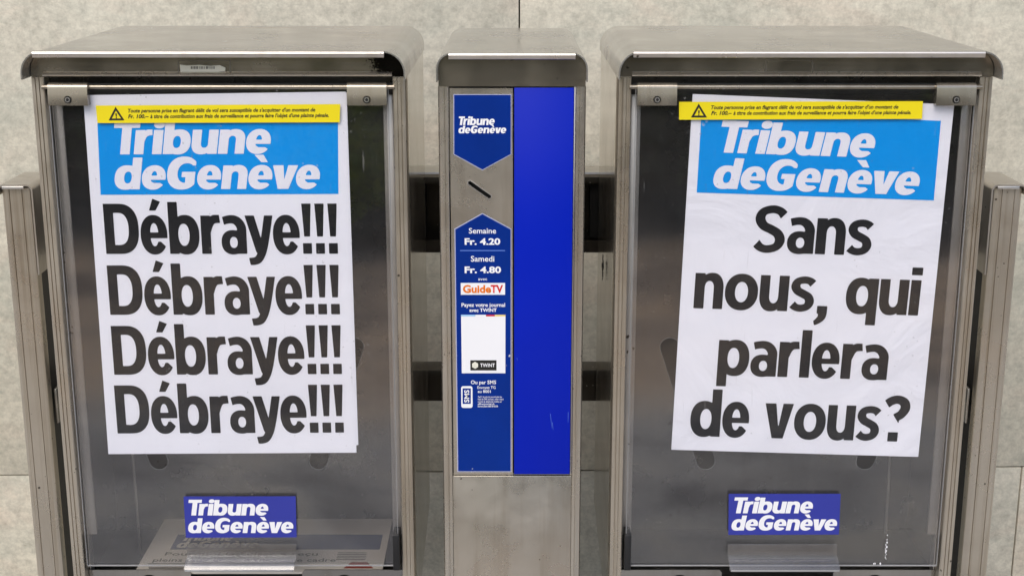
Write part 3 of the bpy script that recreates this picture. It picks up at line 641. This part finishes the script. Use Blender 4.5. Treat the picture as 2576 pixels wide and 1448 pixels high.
tl('Envoyez TG', 1200.5, 1246, 977, 6.8, .008); tl('au 8001', 1201.5, 1234, 987, 6.8, .016)
for i, (s, w) in enumerate((('Tarif : le prix du journal plus les', 1262), ('frais du SMS envoyé, selon votre', 1266), ('contrat de téléphonie mobile, sur', 1262), ('offres.journal.ch', 1243), ('Service clients 0800 00 00 00', 1252))):
    tl(s, 1201.5, w, 999.4+i*5.9, 4.3, .02 if i > 2 else .006)

# ---------- mounting rack behind: posts with caps, two rails ----------
rack = thing('mounting_rack', 'low steel rack of two posts and cross rails behind the boxes', 'rack', (0, .42, 0))
CT = zt(463, .31)                                       # top of the caps and of the upper rail
YR = .405; zrt = zt(435, YR)
zA, zB, zC, zD = zt(436, YR), zt(462, YR), zt(604, YR), zt(635, YR)
# upper rail: lipped channel open to the front
prof = [(YR, zB), (YR, zA-.003), (YR+.001, zA-.0008), (YR+.003, zA), (YR+.058, zA), (YR+.058, zD), (YR, zD), (YR, zC), (YR+.003, zC), (YR+.003, zD+.003), (YR+.050, zD+.003), (YR+.050, zA-.003), (YR+.003, zA-.003), (YR+.003, zB)]
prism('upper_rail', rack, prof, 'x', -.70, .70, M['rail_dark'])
prism('rail_top_plate', rack, [(YR-.0014, zA-.006), (YR-.0014, zA-.001), (YR+.0012, zA+.0014), (YR+.060, zA+.0014), (YR+.060, zA+.0002), (YR+.0018, zA+.0002), (YR-.0004, zA-.0016), (YR-.0004, zA-.006)], 'x', -.70, .70, M['rail'])
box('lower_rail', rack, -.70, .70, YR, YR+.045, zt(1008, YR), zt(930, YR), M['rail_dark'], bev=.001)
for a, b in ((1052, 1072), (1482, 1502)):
    xa, xb = at(a, 520, YR+.03).x, at(b, 520, YR+.03).x; box('gap_shade_plate', rack, xa, xb, YR+.012, YR+.049, zC+.001, zB-.001, M['gap'], bev=0)  # black plate standing in for the deep shadow beside each box
for s in (-1, 1):
    xc = s*.727; yq = .31; hw = .0215
    X = lambda q: xc+q
    X = lambda q: xc-s*q                                  # q runs from the outer side to the inner, open side
    pts = [(X(-hw), yq+.095), (X(-hw), yq+.005), (X(-hw+.0015), yq+.0015), (X(-hw+.005), yq)]
    for gq in (-.010, .0085): pts += [(X(gq-.0006), yq), (X(gq-.0003), yq+.002), (X(gq+.0003), yq+.002), (X(gq+.0006), yq)]
    pts += [(X(hw-.005), yq), (X(hw-.0015), yq+.0015), (X(hw), yq+.005), (X(hw), yq+.016), (X(hw-.002), yq+.016), (X(hw-.002), yq+.005), (X(-hw+.002), yq+.005), (X(-hw+.002), yq+.093), (X(hw), yq+.093), (X(hw), yq+.095)]
    post = prism('rack_post', rack, pts, 'z', 0, CT-.006, M['frame'])
    a_, b_ = sorted((X(hw-.006), X(hw-.004))); box('channel_shade_plate', rack, a_, b_, yq+.007, yq+.091, 0, CT-.008, M['dark'], bev=0)  # black plate painting the shade inside the open channel
    zi_, zo_ = zt(690, yq-.004), CT-.016             # long drop on the inner side, short one on the outer
    ox = [(-.0262, zo_)]+arc(-.0172, CT-.009, .009, 180, 90)+arc(.0172, CT-.009, .009, 90, 0)+[(.0262, zi_), (.0238, zi_)]+arc(.0172, CT-.009, .0066, 0, 90)+arc(-.0172, CT-.009, .0066, 90, 180)+[(-.0238, zo_)]
    prism('post_cap', rack, [(xc-s*a, b) for a, b in ox], 'y', yq-.006, yq+.10, M['steel'])
    box('cap_lip', rack, xc-.018, xc+.014, yq-.0075, yq-.0025, CT-.0065, CT-.0022, M['edge'], bev=.0008)
    # hook plate low on the inner side
    xi = xc-s*(hw+.004); box('hook_plate', rack, xi-.002, xi+.002, yq+.02, yq+.05, zt(1075, yq), zt(988, yq), M['rail'], bev=.001)

# ---------- posters under the flaps ----------
def inner(Y): return Y
YPp = .0299                                             # paper just behind the acrylic
pl = thing('poster', 'white poster with the headline Débraye!!! printed four times', 'poster', tuple(at(570, 690, YPp)), 'headline posters behind the flaps')
flat('rear_sheet', pl, px([(640, 236), (871.5, 233), (901, 1118), (880, 1122), (640, 1128)], YPp+.0004), YPp+.0004, M['white_paper'])
flat('paper_sheet', pl, px([(209, 240), (869, 231), (896.5, 1137.5), (272.5, 1141)], YPp), YPp, M['white_paper'])
Ya, Yb, Yc = YPp-.0003, YPp-.00055, YPp-.0003
flat('title_panel', pl, px([(243, 268), (849.5, 264), (851, 488), (253, 490)], Ya), Ya, M['cyan'], .0002)
lettering('title_lettering', pl, 'Tribune', LOGO, (292, 388.8), (683, 386.5), 83, Yb, M['print_white'])
lettering('title_lettering', pl, 'deGenève', LOGO, (290, 476.5), (806, 475), 81, Yb, M['print_white'])
for (a, y0, t0, b, y1) in ((269.5, 638.6, 126, 850.6, 638), (279.5, 791.4, 124, 855.6, 790), (289.5, 941.8, 122.5, 860.6, 940), (297.8, 1089.2, 120.5, 865.6, 1087)):
    a0 = a-7+0
    lettering('headline', pl, 'Débraye!!!', HEAD, (a-2, y0), (b, y1), t0, Yc, M['ink'])
pr_ = thing('poster', 'slightly tilted white poster with the headline Sans nous, qui parlera de vous?', 'poster', tuple(at(2040, 690, YPp)), 'headline posters behind the flaps')
flat('paper_sheet', pr_, px([(1742, 237), (2399.5, 263.5), (2309, 1148), (1688, 1130)], YPp), YPp, M['crumpled_paper'])
Z = lambda x, y: ((2560+x/1.0808)/1.4913, (380+y/1.0808)/1.4913)
flat('title_panel', pr_, px([Z(77, 42), Z(1047, 80), Z(1018, 402), Z(57, 370)], Ya), Ya, M['cyan'], .0002)
k_ = 1.0808*1.4913
lettering('title_lettering', pr_, 'Tribune', LOGO, Z(150, 208), Z(775, 229), 131/k_, Yb, M['print_white'])
lettering('title_lettering', pr_, 'deGenève', LOGO, Z(122, 353), Z(955, 381), 127/k_, Yb, M['print_white'])
for s, L, Rr, c in (('Sans', (284, 611), (763, 626), 191), ('nous, qui', (43, 838), (955, 868), 188), ('parlera', (138, 1108), (826, 1129), 186), ('de vous?', (27, 1355), (908, 1379), 185)):
    lettering('headline', pr_, s, HEAD, Z(*L), Z(*Rr), c/k_, Yc, M['ink'], space=.30 if s[0] == 'n' else .27)

# ---------- stickers on the outside of the flaps ----------
YS = .0258
def warning(corners, t1, t2, tri, label):
    c = at(sum(p[0] for p in corners)/4, sum(p[1] for p in corners)/4, YS)
    t = thing('warning_sticker', label, 'sticker', tuple(c), 'yellow warning stickers')
    flat('sticker_sheet', t, px(corners, YS), YS, M['yellow'])
    o = px(tri, YS-.0002); cx, cz = sum(p[0] for p in o)/3, sum(p[1] for p in o)/3; i = [(cx+(p[0]-cx)*.58, cz+(p[1]-cz)*.58) for p in o]
    outline('warning_triangle', t, [o, i], YS-.0002, .0001, M['ink_small'])
    w = Vector((cx, 0, cz)); flat('exclamation_mark', t, [(cx-.0011, cz+.0030), (cx+.0011, cz+.0030), (cx+.0006, cz-.0012), (cx-.0006, cz-.0012)], YS-.0002, M['ink_small'], .0001)
    flat('exclamation_mark', t, [(cx-.0007, cz-.0018), (cx+.0007, cz-.0018), (cx+.0007, cz-.0031), (cx-.0007, cz-.0031)], YS-.0002, M['ink_small'], .0001)
    type_line('warning_text', t, "Toute personne prise en flagrant délit de vol sera susceptible de s'acquitter d'un montant de", *t1, 9.2, YS-.0002, M['ink_small'], .026, .25)
    (xa, ya), (xb, yb) = t2; xm = xa+52; ym = ya+(yb-ya)*52/(xb-xa)
    type_line('warning_text', t, "Fr. 100.–", (xa, ya), (xm, ym), 9.4, YS-.0002, M['ink_small'], .034, .25)
    type_line('warning_text', t, "à titre de contribution aux frais de surveillance et pourra faire l'objet d'une plainte pénale.", (xm+4, ym), (xb, yb), 9.2, YS-.0002, M['ink_small'], .026, .25)
warning([(240.7, 266), (855.5, 262.4), (854, 308), (245, 310)], ((322, 283.5), (793, 280.8)), ((322, 298), (827, 294.5)), [(290.5, 269), (313, 303), (273, 303.5)], 'yellow warning sticker on the left flap, over the poster printed Débraye!!!')
warning([(1707.8, 256.8), (2321, 255), (2318.6, 299.5), (1707.6, 301.6)], ((1788, 275), (2259, 273.6)), ((1788, 289.5), (2291, 287.5)), [(1757, 261), (1778, 296), (1737.5, 296)], 'yellow warning sticker on the right flap, overhanging the left edge of the tilted poster')
def logo_sticker(corners, a, b, ca, cb, label):
    c = at(sum(p[0] for p in corners)/4, sum(p[1] for p in corners)/4, YS)
    t = thing('logo_sticker', label, 'sticker', tuple(c), 'violet blue newspaper title stickers')
    flat('sticker_sheet', t, px(corners, YS), YS, M['violet_blue'])
    lettering('title_lettering', t, 'Tribune', LOGO, *a, ca, YS-.0002, M['white']); lettering('title_lettering', t, 'deGenève', LOGO, *b, cb, YS-.0002, M['white'])
q = 2.342*1.4913; Zl = lambda x, y: ((400+x/2.342)/1.4913, (1860+y/2.342)/1.4913)
logo_sticker([(461.5, 1247.5), (743.5, 1247), (746, 1350), (467.5, 1351)], (Zl(725, 167), Zl(1422, 167)), (Zl(718, 321), Zl(1642, 321)), 138/q, 132/q, 'violet blue sticker with white lettering low on the left flap, above the newspaper')
Zr = lambda x, y: ((2200+x/2.0115)/1.4913, (1439+y/2.0115)/1.4913); q = 2.0115*1.4913
logo_sticker([(1832.5, 1240.8), (2114, 1240.8), (2109.5, 1343), (1831.5, 1344)], (Zr(1110, 974), Zr(1704, 974)), (Zr(1091, 1103), Zr(1886, 1103)), 120/q, 114/q, 'violet blue sticker with white lettering low on the right flap')

# torn barcode label and the ghost of a removed one on the fascias
YFa = .0296
bl = thing('barcode_label', 'torn white barcode label on the fascia of the left box', 'label', tuple(at(510, 173, YFa)))
flat('label_paper', bl, px([(452, 163), (470, 165.5), (500, 164), (530, 166.5), (552, 164.5), (567, 171), (566, 180), (510, 184), (470, 185), (454, 183.5)], YFa), YFa, M['label_paper'])
x = 480
while x < 538:
    w = random.choice((.9, 1.4, 2.2)); flat('barcode_bar', bl, px([(x, 167.5), (x+w, 167.5), (x+w, 174), (x, 174)], YFa-.0002), YFa-.0002, M['ink_small'], .0001); x += w+random.choice((1.2, 1.9, 2.9))
M['residue'] = paint('glue_residue', (.26, .24, .195), .7, .25, metallic=.3)
def residue(name, label, a, b, c, d):
    o, i = px([(a, b), (c, b), (c, d), (a, d)], YFa+.0001), px([(a+3, b+2.5), (c-3, b+2.5), (c-3, d-2.5), (a+3, d-2.5)], YFa+.0001)
    ob = outline(name, None, [o, i], YFa+.0001, .0002, M['residue']); ob['label'] = label; ob['category'] = 'glue mark'
residue('glue_residue', 'faint rectangular glue outline around the torn barcode label', 447, 152, 580, 189)
residue('glue_residue', 'faint rectangular glue outline left on the fascia of the right box', 1925, 151, 2045, 189)

# ---------- newspaper on the shelf of the left box ----------
YN0, YN1 = .050, .228; zN = zt(1437, YN0)
nw = thing('newspaper', 'folded newspaper lying flat on the shelf inside the left box', 'newspaper', (at(650, 1437, YN0).x, .14, zN))
nx0, nx1 = at(335, 1437, YN0).x, at(962, 1437, YN0).x
def on_page(u0, u1, v0, v1, h): return (nx0+(nx1-nx0)*u0, nx0+(nx1-nx0)*u1, YN0+(YN1-YN0)*v0, YN0+(YN1-YN0)*v1, zN+h, zN+h+.0002)
box('paper_tray', left, nx0+.004, nx1-.004, .078, YN1-.002, zt(1331, .245)-.0004, zN-.0042, M['dark'], bev=.001)
for i in range(2): box('folded_section', nw, nx0+random.uniform(0, .002), nx1-random.uniform(0, .002), YN0+i*.001, YN1, zN-.0020*(i+1)+.0002, zN-.0020*i, M['newsprint'], bev=.0007)
box('title_block', nw, *on_page(.10, .97, .40, .68, .0002), M['news_blue'], bev=0)
def page_text(name, s, u0, u1, v, capv, mat, bold=.02, font=None):
    xa, xb, ya, _, z, _ = on_page(u0, u1, v, v+capv, .0006)
    if font:
        V, F = line_mesh(s, font, kern=KERN); xs = [p[0] for p in V]; me = bpy.data.meshes.new(name)
        k = (xb-xa)/(max(xs)-min(xs)); me.from_pydata([(xa+(p[0]-min(xs))*k, ya+p[1]*capv*(YN1-YN0), z) for p in V], [], F); return link(name, me, mat, nw)
    c = bpy.data.curves.new(name, 'FONT'); c.body = s; c.offset = bold; c.fill_mode = 'FRONT'; c.resolution_u = 2
    t = bpy.data.objects.new('t', c); me = bpy.data.meshes.new_from_object(t); bpy.data.objects.remove(t); bpy.data.curves.remove(c); me.materials.clear(); me.name = name
    xs = [v.co.x for v in me.vertices]; k = (xb-xa)/(max(xs)-min(xs)); m0 = min(xs)
    for v in me.vertices: v.co = Vector((xa+(v.co.x-m0)*k, ya+v.co.y/.7*capv*(YN1-YN0), z))
    return link(name, me, mat, nw)
page_text('page_title', 'deGenève', .12, .46, .43, .12, M['newsprint'], font=LOGO); page_text('page_title', 'Tribune', .13, .34, .56, .11, M['newsprint'], font=LOGO)
page_text('page_headline', 'Pourquoi la Suisse a reçu', .09, .72, .285, .06, M['news_grey'], .01); page_text('page_headline', 'pleins feux encore sur votre cadre', .055, .80, .175, .06, M['news_grey'], .01)
for i in range(6):
    a, b, c, d, e, f = on_page(.04+.004*i, .30, .14-.022*i, .148-.022*i, .0003); box('text_line', nw, a, b, c, d, e, f, M['news_grey'], bev=0)
for i in range(5):
    a, b, c, d, e, f = on_page(.80, .92, .33-.03*i, .34-.03*i, .0003); box('text_line', nw, a, b, c, d, e, f, M['news_grey'], bev=0)
a, b, c, d, e, f = on_page(.84, .96, .06, .17, .0003); prism('page_picture', nw, [(a, c), (b, c), ((a+b)/2+.01, d), ((a+b)/2-.012, d)], 'z', e, f, M['news_red'], smooth=False)

# ---------- cobweb with debris on the side of the right box ----------
cw = at(1520, 672, .22); sx_ = -CX-HW-.002
bm = bmesh.new()
for i in range(26):
    t_ = random.random(); zz = zt(640, .22)+(zt(704, .22)-zt(640, .22))*t_; rr = .0012+.0022*math.exp(-((t_-.65)/.18)**2)*random.random()+.0016*math.exp(-((t_-.4)/.12)**2)
    r = bmesh.ops.create_icosphere(bm, subdivisions=1, radius=rr*.8)
    for v in r['verts']: v.co = Vector((sx_-.001+v.co.x*.6+random.uniform(-.0005, .0005), .22+v.co.y+random.uniform(-1, 1)*rr*2, zz+v.co.z*1.9)) + Vector([random.uniform(-.0003, .0003) for _ in range(3)])
ob = link('cobweb_debris', bm_mesh(bm, 'cobweb_debris'), M['cobweb']); ob['label'] = 'small grey cobweb with debris hanging on the side of the right box'; ob['category'] = 'cobweb'
